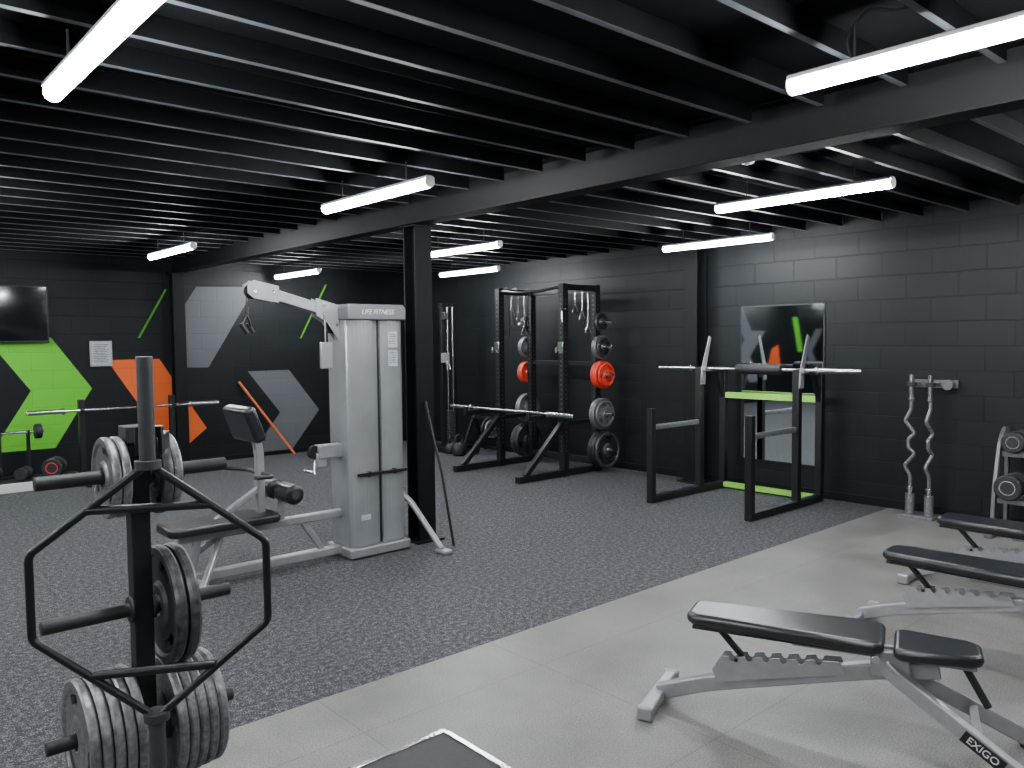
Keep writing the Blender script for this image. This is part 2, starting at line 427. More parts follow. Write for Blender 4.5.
DESC = {'iron': 'grey iron', 'ironb': 'black iron', 'red': 'red rubber', 'worn': 'black iron worn-rimmed'}
def plate(loc, R, t, mat, axis='y', where='on a rack peg', group=None, sp=0):
    o = bpy.data.objects.new('weight_plate', plate_mesh(R, t, mat)); COL.objects.link(o)
    o.location = loc; o.rotation_euler = (0, sp, 0 if axis == 'y' else PI/2)
    size = 'large' if R > .19 else ('medium' if R > .14 else 'small')
    return tag(o, '%s round %s weight plate %s' % (size, DESC[mat], where), 'weight plate', group)

# ------------------------------------------------------------------ plate tree + hex bar
TX, TY = .735, 2.54
e = thing('plate_tree', 'black steel weight plate tree with horizontal pegs', 'weight rack', (TX, TY, 0))
B().box((0, 0, .66), (.055, .055, 1.28)).obj('post', 'black', e)
B().box((0, 0, 1.33), (.075, .075, .05)).obj('post_cap', 'rubber', e)
B().beam((-.32, 0, .03), (.32, 0, .03), .07, .06).beam((0, -.25, .03), (0, .3, .03), .07, .06).obj('base', 'black', e)
for z in (1.21, .80, .45):
    for s in (-1, 1):
        B().cyl((s*.028, 0, z), (s*.27, 0, z), .0205, seg=20).cyl((s*.026, 0, z), (s*.036, 0, z), .04).obj('peg', 'rubber', e, bevel=.003)
G = 'plates on the weight tree'
spec = [(-.056, 1.21, .12, .024, 'iron'), (-.084, 1.21, .12, .024, 'iron'), (.056, 1.21, .125, .026, 'worn'), (.086, 1.21, .12, .024, 'iron'),
        (.062, .80, .182, .032, 'worn'), (.102, .80, .182, .032, 'worn')]
for k in range(5): spec.append((-.056-.031*k, .45, .185-.002*k, .027, 'iron'))
for k in range(5): spec.append((.056+.031*k, .45, .187-.003*k, .027, 'iron'))
for x, z, R, t, m in spec:
    plate((TX+x, TY, z-.004), R, t, m, 'x', 'on the weight tree', G, random.uniform(0, 6))
e = thing('hex_bar', 'black hexagonal trap bar hanging upright on the weight tree', 'barbell', (.685, 2.265, .285), -math.radians(28))
hx = [(0, 1.0), (.30, .76), (.30, .53), (0, .29), (-.30, .53), (-.30, .76)]
pts = [(0.0, 0, .99)]+[(a, 0, c) for a, c in hx[1:3]]+[(0, 0, .285)]+[(a, 0, c) for a, c in hx[4:6]]+[(0, 0, .99)]
B().path(pts, .0110, bend=.018).obj('hex_frame', 'black', e, bevel=0)
for z in (.87, .42):
    B().cyl((-.155, 0, z), (.155, 0, z), .0120).obj('grip_handle', 'black', e, bevel=0)
B().cyl((0, 0, .98), (0, 0, 1.28), .021, seg=24).cyl((0, 0, .975), (0, 0, 1.0), .034, seg=24).obj('sleeve', 'darkgrey', e, bevel=.002)
B().cyl((0, 0, .005), (0, 0, .30), .021, seg=24).cyl((0, 0, .28), (0, 0, .305), .034, seg=24).obj('sleeve', 'darkgrey', e, bevel=.002)
B().box((0, .10, 1.035), (.05, .18, .05)).box((0, .03, 1.05), (.07, .03, .08)).obj('hanging_hook', 'black', e)

# ------------------------------------------------------------------ benches
def bench(loc, rz, label, grp='adjustable weight benches'):
    e = thing('weight_bench', label, 'bench', loc, rz, grp)
    L = .76; x0 = .20
    w0, w1 = .11, .145
    poly = [(x0, -w0*.7), (x0+.04, -w0), (x0+.45, -.130), (x0+L-.04, -w1), (x0+L, -w1*.82), (x0+L, w1*.82), (x0+L-.04, w1), (x0+.45, .130), (x0+.04, w0), (x0, w0*.7)]
    B().prism(poly, (0, 0, .398), (1, 0, 0), (0, 1, 0), .050).obj('back_pad', 'vinyl', e, bevel=.021, seg=6)
    B().box((x0+L/2, 0, .391), (L-.06, .2, .014)).obj('pad_base', 'black', e)
    poly = [(.99, -.11), (1.02, -.135), (1.25, -.10), (1.29, -.065), (1.29, .065), (1.25, .10), (1.02, .135), (.99, .11)]
    B().prism(poly, (0, 0, .386), (1, 0, 0), (0, 1, 0), .046).obj('seat_pad', 'vinyl', e, bevel=.020, seg=6)
    q = B()
    q.path([(.06, 0, .045), (.26, 0, .12), (.9, 0, .29), (1.15, 0, .335)], .03, flat=(.024, .032), bend=.08)
    q.beam((.62, -.035, .372), (1.27, -.035, .375), .02, .03).beam((.62, .035, .372), (1.27, .035, .375), .02, .03)
    q.box((.98, 0, .33), (.14, .09, .09))
    q.obj('main_frame', 'silver', e, bevel=.006, seg=3)
    B().beam((.06, -.20, .035), (.06, .20, .035), .06, .05).obj('front_foot', 'silver', e, bevel=.012, seg=3)
    for s in (-1, 1): B().box((.06, s*.205, .032), (.07, .03, .062)).obj('foot_cap', 'silver', e, bevel=.01)
    for s in (-1, 1):
        B().path([(.96, s*.03, .33), (1.0, s*.05, .30), (1.47, s*.22, .03)], .024, flat=(.018, .03), bend=.03).obj('rear_leg', 'silver', e, bevel=.006, seg=3)
        B().box((1.48, s*.225, .018), (.09, .055, .036)).obj('rubber_foot', 'rubber', e, bevel=.008)
    B().beam((1.27, -.14, .15), (1.27, .14, .15), .03, .03).obj('leg_brace', 'silver', e)
    # notched rail : rounded notches along the top edge
    teeth = [(.30, .20), (.34, .262)]
    for k in range(6):
        a = .36+k*.068; zt = .262+(k+.3)*.0085
        teeth += [(a, zt)]+[(a+.022-.015*math.cos(PI*j/6), zt-.019*math.sin(PI*j/6)) for j in range(7)]+[(a+.044, zt+.003)]
    teeth += [(.80, .315), (.82, .27), (.32, .145)]
    for s in (-1, 1):
        B().prism(teeth, (0, s*.034+.003, 0), (1, 0, 0), (0, 0, 1), .006).obj('adjustment_rail', 'silver', e, bevel=0)
    B().beam((.30, 0, .39), (.42, 0, .262), .03, .02).beam((.40, -.05, .258), (.40, .05, .258), .014, .014).obj('support_strut', 'black', e)
    B().cyl((1.23, .0, .365), (1.31, 0, .22), .014).obj('grip_handle', 'rubber', e, bevel=0)
    B().cyl((.93, -.07, .36), (.93, .07, .36), .018).obj('pivot_bolt', 'chrome', e, bevel=.002)
    A, Z = Vector((1.0, -.05, .30)), Vector((1.47, -.22, .03))
    dn = (Z-A).normalized(); side = dn.cross(Vector((0, 0, 1))).normalized()
    if side.y > 0: side = -side
    up = side.cross(dn).normalized()
    if up.z < 0: up = -up
    mid = A.lerp(Z, .62)+side*.0285
    B().beam(mid-dn*.075, mid+dn*.075, .004, .046, up=up).obj('name_plate', 'black', e, bevel=0)
    nrm = side; tx = dn; ty = nrm.cross(tx)
    Rm = Matrix((tx, ty, nrm)).transposed()
    text('maker_lettering', 'EXIGO', .038, e, mid+nrm*.003, Rm.to_euler(), 'white', .0008)
    return e
bench((2.74, 2.22, 0), math.radians(-68), 'grey-framed adjustable bench with flat black vinyl pads on tiled floor')
bench((4.38, 2.08, 0), math.radians(-87), 'grey-framed adjustable bench with black pads, middle of the row')
bench((5.45, 2.2, 0), math.radians(-90), 'grey-framed adjustable bench beside the dumbbell rack')

# ------------------------------------------------------------------ floor platform
e = thing('step_platform', 'low black rubber-topped platform with silver metal edging', 'platform', (1.48, 1.90, 0))
B().box((0, 0, .025), (.70, 1.20, .046)).obj('platform_body', 'mat', e, bevel=.002)
for s in (-1, 1):
    B().beam((-.365, s*.61, .028), (.365, s*.61, .028), .024, .052).obj('edge_trim', 'chrome', e, bevel=.003)
    B().beam((s*.362, -.598, .028), (s*.362, .598, .028), .024, .052).obj('edge_trim', 'chrome', e, bevel=.003)

# ------------------------------------------------------------------ cable lat machine
e = thing('cable_machine', 'silver-grey seated cable pulldown machine with black pads beside a black column', 'gym machine', (3.18, 5.26, 0))
def convex(x0, x1, bulge=.03, n=8, yb=.14, yf=-.125):
    P = [(x1, yb), (x0, yb), (x0, yf)]
    for k in range(1, n): f = k/n; P.append((x0+(x1-x0)*f, yf-bulge*math.sin(PI*f)**.7))
    P.append((x1, yf)); return P
B().prism(convex(-.240, .024, .034), (0, 0, .08), (1, 0, 0), (0, 1, 0), 1.70).obj('weight_shroud', 'shroud', e, bevel=.01, seg=3)
B().prism(convex(.040, .240, .030), (0, 0, .08), (1, 0, 0), (0, 1, 0), 1.70).obj('weight_shroud', 'shroud', e, bevel=.01, seg=3)
B().box((.032, .0, .93), (.03, .24, 1.68)).obj('guide_slot', 'black', e, bevel=0)
B().cyl((.032, -.145, .12), (.032, -.145, 1.74), .004, seg=8).obj('guide_rod', 'chrome', e, bevel=0)
pr = [(-.250, 0), (.250, 0), (.250, .09), (.228, .115), (-.228, .115), (-.250, .09)]
B().prism(pr, (0, .155, 1.755), (1, 0, 0), (0, 0, 1), .335).obj('top_cap', 'cap', e, bevel=.010, seg=3)
B().box((.02, -.175, .62), (.42, .024, .024)).box((-.09, -.165, .62), (.02, .034, .04)).box((.13, -.165, .62), (.02, .034, .04)).obj('stack_handle', 'black', e)
B().box((0, 0, .045), (.52, .36, .07)).obj('tower_base', 'silver', e, bevel=.01, seg=3)
for zz in (1.61, 1.47):
    p = B().box((.140, -.158, zz), (.08, .006, .12)).obj('instruction_placard', 'paper', e, bevel=0, label='small white printed instruction placard')
    for k in range(5): B().box((.140+random.uniform(-.008, .0), -.1616, zz+.04-k*.018), (.056, .002, .004)).obj('printed_line', 'darkgrey', p, bevel=0)
text('maker_lettering', 'LIFE FITNESS', .050, e, (.0, -.1815, 1.812), (PI/2, 0, 0), 'white', .0008, .35)
B().box((-.12, -.160, .30), (.08, .003, .04)).obj('warning_sticker', 'paper', e, bevel=0)
for s in (-1, 1):
    B().path([(.25, s*.06, .42), (.29, s*.14, .36), (.36, s*.44, .03)] if s < 0 else [(.25, .06, .42), (.26, .14, .36), (.27, .40, .03)], .022, bend=.1).obj('rear_leg', 'silver', e, bevel=0)
    B().box(((.365 if s < 0 else .27), s*(.46 if s < 0 else .42), .015), (.08, .12, .03)).obj('rubber_foot', 'silver', e, bevel=.008)
B().beam((-.25, 0, .06), (-1.36, 0, .06), .065, .065).obj('base_rail', 'silver', e, bevel=.01, seg=3)
B().beam((-1.34, -.30, .035), (-1.34, .30, .035), .07, .05).obj('front_foot', 'silver', e, bevel=.01, seg=3)
q = B(); q.beam((-.24, 0, .33), (-1.42, 0, .33), .055, .06)
q.beam((-1.30, 0, .32), (-1.34, 0, .08), .05, .05).beam((-.55, 0, .31), (-.40, 0, .08), .045, .045)
q.beam((-1.15, -.02, .30), (-1.38, -.28, .05), .04, .04).beam((-1.15, .02, .30), (-1.38, .28, .05), .04, .04)
q.obj('seat_frame', 'silver', e, bevel=.01, seg=3)
B().prism([(-1.52, -.12), (-1.48, -.16), (-.80, -.16), (-.77, -.13), (-.77, .13), (-.80, .16), (-1.48, .16), (-1.52, .12)], (0, 0, .37), (1, 0, 0), (0, 1, 0), .06).obj('seat_pad', 'vinyl', e, bevel=.02, seg=4)
q = B(); q.path([(-.86, 0, .34), (-.86, 0, .85), (-.90, 0, 1.02)], .03, flat=(.027, .027), bend=.06)
q.beam((-.86, -.0, .60), (-1.2, 0, .40), .04, .04)
q.obj('chest_pad_post', 'silver', e, bevel=.006)
B().box((-.96, 0, 1.05), (.085, .40, .25), rot=Matrix.Rotation(-.35, 3, 'Y')).obj('chest_pad', 'vinyl', e, bevel=.03, seg=5)
q = B(); q.beam((-.72, 0, .34), (-.72, 0, .58), .05, .05).cyl((-.72, -.25, .56), (-.72, .25, .56), .014)
q.beam((-.72, 0, .50), (-.50, 0, .42), .03, .03)
q.obj('roller_post', 'silver', e)
for s in (-1, 1):
    B().lathe([(0, 0), (.05, 0), (.068, .012), (.068, .19), (.05, .202), (0, .202)], (-.72, s*.045, .56), (0, s, 0)).obj('thigh_roller', 'vinyl', e, bevel=0)
    B().cyl((-.72, s*.247, .56), (-.72, s*.258, .56), .03).obj('roller_cap', 'darkgrey', e, bevel=0)
B().path([(-.86, -.05, .70), (-.86, -.22, .70), (-1.02, -.30, .72)], .014, bend=.05).obj('grip_handle', 'rubber', e, bevel=0)
B().path([(-.86, .05, .70), (-.86, .22, .70), (-1.02, .30, .72)], .014, bend=.05).obj('grip_handle', 'rubber', e, bevel=0)
# pulley arm: main box tube, angular side brackets at both ends, visible pulleys between them
root = [(-.19, 1.58), (-.24, 1.60), (-.34, 1.74), (-.42, 1.785), (-.42, 1.91), (-.19, 1.850)]
tip = [(-.70, 1.868), (-.88, 1.895), (-.925, 1.93), (-.925, 1.99), (-.88, 2.02), (-.70, 1.985)]
for yy in (-.040, .034):
    B().prism(root, (0, yy+.006, 0), (1, 0, 0), (0, 0, 1), .006).obj('arm_bracket', 'silver', e, bevel=.002)
    B().prism(tip, (0, yy+.006, 0), (1, 0, 0), (0, 0, 1), .006).obj('arm_bracket', 'silver', e, bevel=.002)
B().beam((-.19, 0, 1.785), (-.80, 0, 1.948), .062, .075).obj('pulley_arm', 'silver', e, bevel=.006)
for bx, bz in ((-.36, 1.86), (-.36, 1.80), (-.26, 1.72), (-.74, 1.95), (-.875, 1.945)):
    B().cyl((bx, -.046, bz), (bx, -.036, bz), .012).obj('arm_bolt', 'chrome', e, bevel=0)
B().ringlathe([(.008, -.018), (.052, -.018), (.044, -.008), (.044, .008), (.052, .018), (.008, .018)], (-.875, 0, 1.945), (0, 1, 0)).obj('pulley_wheel', 'black', e, bevel=0)
B().ringlathe([(.008, -.018), (.042, -.018), (.034, -.008), (.034, .008), (.042, .018), (.008, .018)], (-.29, 0, 1.70), (0, 1, 0)).obj('pulley_wheel', 'black', e, bevel=0)
B().path([(-.920, 0, 1.94), (-.920, 0, 1.83)], .0035, seg=8).obj('steel_cable', 'black', e, bevel=0)
q = B().cyl((-.92, 0, 1.84), (-.92, 0, 1.79), .015); q.path([(-.92, 0, 1.79), (-.965, -.03, 1.73), (-.965, -.06, 1.70)], .008).path([(-.92, 0, 1.79), (-.885, .03, 1.73), (-.87, .06, 1.70)], .008)
q.cyl((-.99, -.06, 1.725), (-.945, -.06, 1.66), .014).cyl((-.89, .06, 1.73), (-.85, .06, 1.665), .014)
q.obj('pull_handle', 'rubber', e, bevel=0)
B().cyl((-.36, -.050, 1.80), (-.36, -.050, 1.55), .006).box((-.36, -.055, 1.50), (.09, .03, .19)).obj('exercise_card', 'shroud', e, bevel=.008, label='grey exercise card holder hanging from the arm')
q = B().box((-.33, 0, .80), (.20, .08, .10)).box((-.40, 0, .74), (.08, .07, .10)); q.obj('low_pulley_bracket', 'silver', e, bevel=.008)
B().ringlathe([(.008, -.018), (.05, -.018), (.04, -.006), (.04, .006), (.05, .018), (.008, .018)], (-.44, -.0, .80), (0, 1, 0)).obj('pulley_wheel', 'black', e, bevel=0)
B().path([(-.44, 0, .75), (-.48, -.07, .66), (-.48, .07, .66), (-.44, 0, .75)], .008).cyl((-.48, -.07, .66), (-.48, .07, .66), .013).obj('row_handle', 'chrome', e, bevel=0)

tag(B().path([(3.70, 4.88, .014), (3.68, 4.99, .55), (3.655, 5.165, 1.12)], .011).obj('exercise_bar', 'black', bevel=0), 'thin black exercise bar leaning against a black column', 'bar')
tag(B().cyl((5.16, 10.50, .012), (4.45, 10.675, 1.06), .016).obj('orange_pole', 'orangep', bevel=0), 'thin orange pole leaning against the mural wall', 'pole')

# ------------------------------------------------------------------ barbells
def barbell(loc, rz, label, L=2.2, sl=.41, group='olympic barbells'):
    e = thing('barbell', label, 'barbell', loc, rz, group)
    B().cyl((0, -L/2+sl, 0), (0, L/2-sl, 0), .014, seg=18).obj('bar_shaft', 'chrome', e, bevel=0)
    for s in (-1, 1):
        B().cyl((0, s*(L/2-sl+.02), 0), (0, s*L/2, 0), .025, seg=24).lathe([(0, 0), (.034, 0), (.038, .006), (.038, .024), (.034, .03), (0, .03)], (0, s*(L/2-sl-.01), 0), (0, s, 0)).obj('bar_sleeve', 'chrome', e, bevel=.0015)
    return e

# ------------------------------------------------------------------ power rack
PX, PY = 6.6, 7.12
e = thing('power_rack', 'tall black steel power rack with pull-up bar and plate storage pegs', 'power rack', (PX, PY, 0))
W = .565
PEGZ = (1.80, 1.50, 1.17, .70, .27)
for s in (-1, 1):
    y = s*W
    for x in (0, .55):
        q = B().box((x, y, 1.12), (.08, .08, 2.24), 0)
        for k in range(34):
            z = .30+k*.055
            q.cyl((x-.0402, y, z), (x-.041, y, z), .009, 1, 10); q.cyl((x, y-.0402, z), (x, y-.041, z), .009, 1, 10)
        q.obj('upright', ['black', 'rackgrey'], e, bevel=0)
    B().beam((-.74, y, .04), (.62, y, .04), .07, .07).obj('base_tube', 'black', e)
    B().beam((-.62, y, .07), (-.03, y, .62), .06, .06).obj('diagonal_brace', 'black', e)
    B().beam((0, y, 2.20), (.55, y, 2.20), .06, .07).obj('top_tube', 'black', e)
    B().beam((.03, y, .62), (.52, y, .62), .05, .05).obj('side_tube', 'black', e)
    q = B().beam((-.04, y, .715), (-.58, y, .715), .05, .055).box((-.56, y, .765), (.03, .05, .05)).box((-.048, y, .70), (.015, .09, .16)); q.obj('safety_arm', 'black', e)
    q = B().box((-.048, y, 1.50), (.012, .085, .14)).box((-.085, y, 1.45), (.08, .03, .02)).box((-.12, y, 1.475), (.012, .03, .06)); q.obj('bar_hook', 'chrome', e)
    for z in PEGZ:
        B().cyl((.55, y+s*.035, z), (.55, y+s*.27, z), .024).cyl((.55, y+s*.036, z), (.55, y+s*.046, z), .045).obj('plate_peg', 'chrome', e, bevel=.002)
    for xx, ln in ((.20, .16), (.32, .24), (.42, .40)):
        q = B().path([(xx, y, 2.17), (xx, y, 2.17-ln)], .006)
        q.path([(xx, y, 2.17-ln), (xx-.05, y, 2.07-ln), (xx+.05, y, 2.07-ln), (xx, y, 2.17-ln)], .008).obj('cable_attachment', 'chrome', e, bevel=0)
B().path([(0, -W, 2.20), (-.0, -W+.1, 2.20), (-.02, -.2, 2.17), (-.02, .2, 2.17), (0, W-.1, 2.20), (0, W, 2.20)], .017, bend=.05).obj('pull_up_bar', 'black', e, bevel=0)
B().beam((.55, -W, 2.20), (.55, W, 2.20), .06, .07).obj('rear_cross_tube', 'black', e)
B().beam((.55, -W, 1.30), (.55, W, 1.30), .05, .05).obj('rear_cross_tube', 'black', e)
B().beam((.55, -W, .12), (.55, W, .12), .06, .07).obj('rear_cross_tube', 'black', e)
B().path([(.0, -W-.04, 1.95), (-.12, -W-.10, 1.93), (-.12, -W-.10, 1.80)], .012, bend=.04).obj('band_hook', 'chrome', e, bevel=0)
for k, (dx, ln) in enumerate(((.10, .55), (.25, .42), (.48, .5))):
    o = B().path([(PX+dx, PY+W-.035, 2.24), (PX+dx, PY+W-.05, 2.05), (PX+dx+.01, PY+W-.055, 2.2-ln), (PX+dx+.02, PY+W, 2.17-ln), (PX+dx+.01, PY+W+.055, 2.2-ln), (PX+dx, PY+W+.05, 2.05), (PX+dx, PY+W+.035, 2.24), (PX+dx, PY+W-.035, 2.245)], .01, flat=(.014, .004), bend=.04).obj('resistance_band', 'rubber', bevel=0)
    tag(o, 'black resistance band looped over the power rack top tube', 'resistance band', 'bands on the power rack')
G = 'plates stored on the power rack'
for s in (-1, 1):
    Y = PY+s*W; X = PX+.55
    spec = [(.27, [(.225, .05, 'ironb'), (.225, .05, 'ironb'), (.215, .04, 'worn')]),
            (.70, [(.19, .035, 'iron'), (.19, .035, 'iron'), (.16, .03, 'iron')]),
            (1.17, [(.165, .045, 'red'), (.165, .045, 'red'), (.14, .03, 'red')] if s < 0 else [(.14, .04, 'red'), (.14, .04, 'red')]),
            (1.50, [(.14, .03, 'iron'), (.14, .03, 'iron'), (.12, .025, 'worn')]),
            (1.80, [(.11, .03, 'ironb'), (.11, .025, 'worn')])]
    for z, ls in spec:
        d = .055
        for R, t, m in ls:
            plate((X, Y+s*(d+t/2), z-.0015), R, t, m, 'y', 'on the power rack', G, random.uniform(0, 6)); d += t+.004
barbell((PX-.36, PY+.02, .7425+.0145), 0, 'chrome barbell resting unloaded on power rack safety arms')

# ------------------------------------------------------------------ squat stand
SX, SY = 6.8, 4.34
e = thing('squat_rack', 'low black squat stand with lime green cross members against block wall', 'squat rack', (SX, SY, 0))
W = .54
for s in (-1, 1):
    y = s*W
    B().beam((-.72, y, .035), (.56, y, .035), .07, .065).obj('base_tube', 'black', e)
    B().box((-.69, y, .49), (.065, .065, .86)).obj('front_post', 'black', e)
    q = B().beam((-.66, y, .73), (.10, y, .73), .035, .035).cyl((-.66, y, .75), (.08, y, .75), .012); q.obj('safety_bar', 'iron', e)
    B().box((.10, y, .66), (.065, .065, 1.19)).obj('upright', 'black', e)
    B().box((.53, y, .66), (.065, .065, 1.19)).obj('rear_post', 'black', e)
    B().beam((.07, y, 1.27), (.565, y, 1.27), .065, .05).obj('top_tube', 'black', e)
    B().beam((.40, y, 1.24), (.53, y, .95), .04, .05).obj('corner_brace', 'black', e)
    q = B()
    q.prism([(.06, 1.12), (.14, 1.12), (.12, 1.24), (.15, 1.28), (.17, 1.36), (.24, 1.60), (.20, 1.62), (.10, 1.36), (.07, 1.28)], (0, y-.045+.01, 0), (1, 0, 0), (0, 0, 1), .01)
    q.box((.105, y-.02, 1.20), (.06, .06, .10)).box((.13, y-.055, 1.265), (.09, .045, .012)).box((.085, y-.055, 1.285), (.012, .045, .04))
    q.obj('bar_hook', 'silver', e)
B().beam((.53, -W+.033, .99), (.53, W-.033, .99), .05, .06).obj('cross_member', 'lime', e, label='lime green cross member')
B().beam((.50, -W+.036, .04), (.50, W-.036, .04), .06, .05).obj('cross_member', 'lime', e, label='lime green floor cross member')
barbell((SX+.125, SY-.03, 1.285), 0, 'chrome barbell resting unloaded on squat stand hooks')
e = thing('barbell_pad', 'thick black foam neck pad around the barbell centre', 'barbell pad', (SX+.125, SY-.12, 1.285))
B().ringlathe([(.0145, -.24), (.042, -.24), (.048, -.228), (.048, .228), (.042, .24), (.0145, .24)], (0, 0, 0), (0, 1, 0)).obj('foam_tube', 'rubber', e, bevel=0)
B().box((-.0, 0, .048), (.03, .46, .004)).obj('closing_strap', 'darkgrey', e, bevel=0)

e = thing('wall_mirror', 'tall frameless rectangular wall mirror behind the squat stand', 'mirror', (XR, 4.31, .30))
B().box((-.006, 0, .815), (.012, .94, 1.63)).obj('mirror_backing', 'black', e, bevel=.001)
B().box((-.0135, 0, .815), (.003, .91, 1.60)).obj('mirror_glass', 'mirror', e, bevel=0)

# ------------------------------------------------------------------ curl bars
BXW = 7.31
e = thing('bar_holder', 'grey vertical barbell holder standing against the block wall', 'bar holder', (BXW, 2.86, 0))
B().box((0, 0, .012), (.22, .30, .024)).obj('base_plate', 'iron', e, bevel=.004)
for yy in (-.08, .08):
    B().ringlathe([(.030, .024), (.038, .024), (.038, .20), (.030, .20)], (0, yy, 0), (0, 0, 1)).obj('socket_tube', 'iron', e, bevel=0)
e2 = thing('wall_bar_bracket', 'silver wall bracket holding the tops of curl bars', 'bracket', (XR, 2.80, 1.17))
B().box((-.012, 0, 0), (.024, .36, .07)).obj('bracket_plate', 'rackgrey', e2)
for yy in (-.02, .14):
    B().box((-.09, yy, 0), (.14, .03, .025)).obj('bracket_arm', 'rackgrey', e2)
    B().ringlathe([(.027, -.018), (.040, -.018), (.040, .018), (.027, .018)], (BXW-XR, yy, 0), (0, 0, 1)).obj('clip_ring', 'rubber', e2, bevel=0)
B().cyl((-.02, -.13, 0), (-.11, -.13, .0), .03).cyl((-.11, -.13, 0), (-.13, -.13, .0), .045).obj('storage_knob', 'rackgrey', e2, bevel=.002)
def ezbar(loc, rz, rx):
    e = thing('curl_bar', 'chrome zigzag curl bar standing upright in a bar holder', 'curl bar', loc, rz, 'curl bars in the holder')
    e.rotation_euler = (rx, 0, rz)
    B().cyl((0, 0, 0), (0, 0, .22), .025).cyl((0, 0, .21), (0, 0, .235), .034).obj('bar_sleeve', 'chrome', e, bevel=.0015)
    B().cyl((0, 0, 1.02), (0, 0, 1.23), .025).cyl((0, 0, 1.0), (0, 0, 1.025), .034).obj('bar_sleeve', 'chrome', e, bevel=.0015)
    B().path([(0, 0, .23), (0, 0, .33), (0, .05, .42), (0, -.035, .53), (0, .02, .58), (0, .02, .66), (0, -.035, .71), (0, .05, .82), (0, 0, .92), (0, 0, 1.01)], .0155, bend=.025).obj('zigzag_grip', 'iron', e, bevel=0)
ezbar((BXW, 2.94, .026), .2, 0); ezbar((BXW, 2.78, .026), 1.2, 0)

# ------------------------------------------------------------------ dumbbells and racks
def dumbbell(loc, rz, R, ring, label, group, L=.24):
    e = thing('dumbbell', label, 'dumbbell', loc, rz, group)
    B().cyl((-L*.28, 0, 0), (L*.28, 0, 0), .015).obj('handle', 'chrome', e, bevel=0)
    for s in (-1, 1):
        h = B().lathe([(0, 0), (R*.9, 0), (R, .008), (R, L*.25-.008), (R*.9, L*.25), (0, L*.25)], (s*L*.26, 0, 0), (s, 0, 0), 24).obj('weight_head', 'ironb', e, bevel=0)
        B().ringlathe([(R*.50, 0), (R*.58, 0), (R*.58, .003), (R*.50, .003)], (s*(L*.51), 0, 0), (s, 0, 0), 24).obj('face_ring', ring, h, bevel=0)
    return e
RX, RY = 7.12, 1.74
e = thing('dumbbell_rack', 'grey two-tier dumbbell rack against the block wall', 'dumbbell rack', (RX, RY, 0))
for s in (-1, 1):
    y = s*.44
    B().path([(.20, y, .03), (.20, y, .80), (.12, y, .84), (.02, y, .74), (-.08, y, .40), (-.12, y, .03)], .03, flat=(.015, .028), bend=.10).obj('side_frame', 'rackgrey', e, bevel=.005)
    B().beam((-.22, y, .02), (.24, y, .02), .06, .035).obj('foot', 'rackgrey', e, bevel=.006)
tiers = [(-.02, .30), (.08, .66)]
for x, z in tiers:
    for dx, dz in ((-.07, -.01), (.07, .01)):
        B().beam((x+dx, -.42, z+dz), (x+dx, .42, z+dz), .02, .04).obj('shelf_rail', 'rackgrey', e)
for (x, z), R in zip(tiers, (.10, .085)):
    for k in range(4):
        dumbbell((RX+x, RY+.33-.22*k, z+.045+R*.9-.03), 0, R, 'chrome', 'round black dumbbell with thin chrome face ring on the rack', 'dumbbells on the grey rack', .28)
# back-left loose weights on a white plinth
e = thing('white_plinth', 'long low white plinth on the carpet by the mural wall', 'plinth', (1.75, 10.25, 0))
B().box((0, 0, .05), (1.2, .50, .10)).obj('plinth_body', 'white', e, bevel=.006)
B().box((0, 0, .104), (1.16, .46, .008)).obj('rubber_top', 'rubber', e, bevel=.002)
for x, y, R, ring in ((-.28, -.05, .085, 'darkgrey'), (.02, -.08, .07, 'darkgrey'), (.32, -.10, .11, 'red')):
    dumbbell((1.75+x, 10.25+y, .108+R), PI/2-.5, R, ring, 'round black dumbbell with %s face ring on the white plinth' % ('red' if ring == 'red' else 'dark'), 'dumbbells on the plinth', .2)
e = thing('bar_cradle', 'small black steel cradle stand on the white plinth', 'stand', (1.72, 10.36, .108))
for s in (-1, 1):
    B().box((s*.14, 0, .25), (.035, .035, .50)).box((s*.14, -.03, .49), (.03, .07, .015)).box((s*.14, -.06, .51), (.03, .012, .05)).obj('upright', 'black', e)
B().beam((-.14, 0, .012), (.14, 0, .012), .10, .024).obj('base_bar', 'black', e)
e = thing('short_barbell', 'short black fixed barbell with small round weights on a cradle', 'barbell', (1.72, 10.33, .108+.4975+.0145), PI/2)
B().cyl((0, -.30, 0), (0, .30, 0), .014).obj('bar_shaft', 'chrome', e, bevel=0)
for s in (-1, 1):
    B().lathe([(0, 0), (.075, 0), (.085, .01), (.085, .06), (.075, .07), (0, .07)], (0, s*.20, 0), (0, s, 0)).obj('weight_head', 'ironb', e, bevel=0)
# ------------------------------------------------------------------ barbell stand (back)
e = thing('barbell_stand', 'black barbell stand with two uprights before the mural', 'barbell stand', (2.84, 10.05, 0))
for s in (-1, 1):
    B().box((s*.50, 0, .50), (.06, .06, .94)).obj('upright', 'black', e)
    B().beam((s*.50, -.30, .03), (s*.50, .35, .03), .06, .055).obj('foot', 'black', e)
    B().box((s*.50, -.045, .83), (.05, .06, .012)).box((s*.50, -.08, .85), (.05, .012, .05)).obj('bar_hook', 'black', e)
B().beam((-.5, .1, .06), (.5, .1, .06), .05, .05).obj('cross_tube', 'black', e)
barbell((2.84, 9.995, .851), PI/2, 'chrome barbell resting unloaded on a black stand before the mural', 2.1, .36)

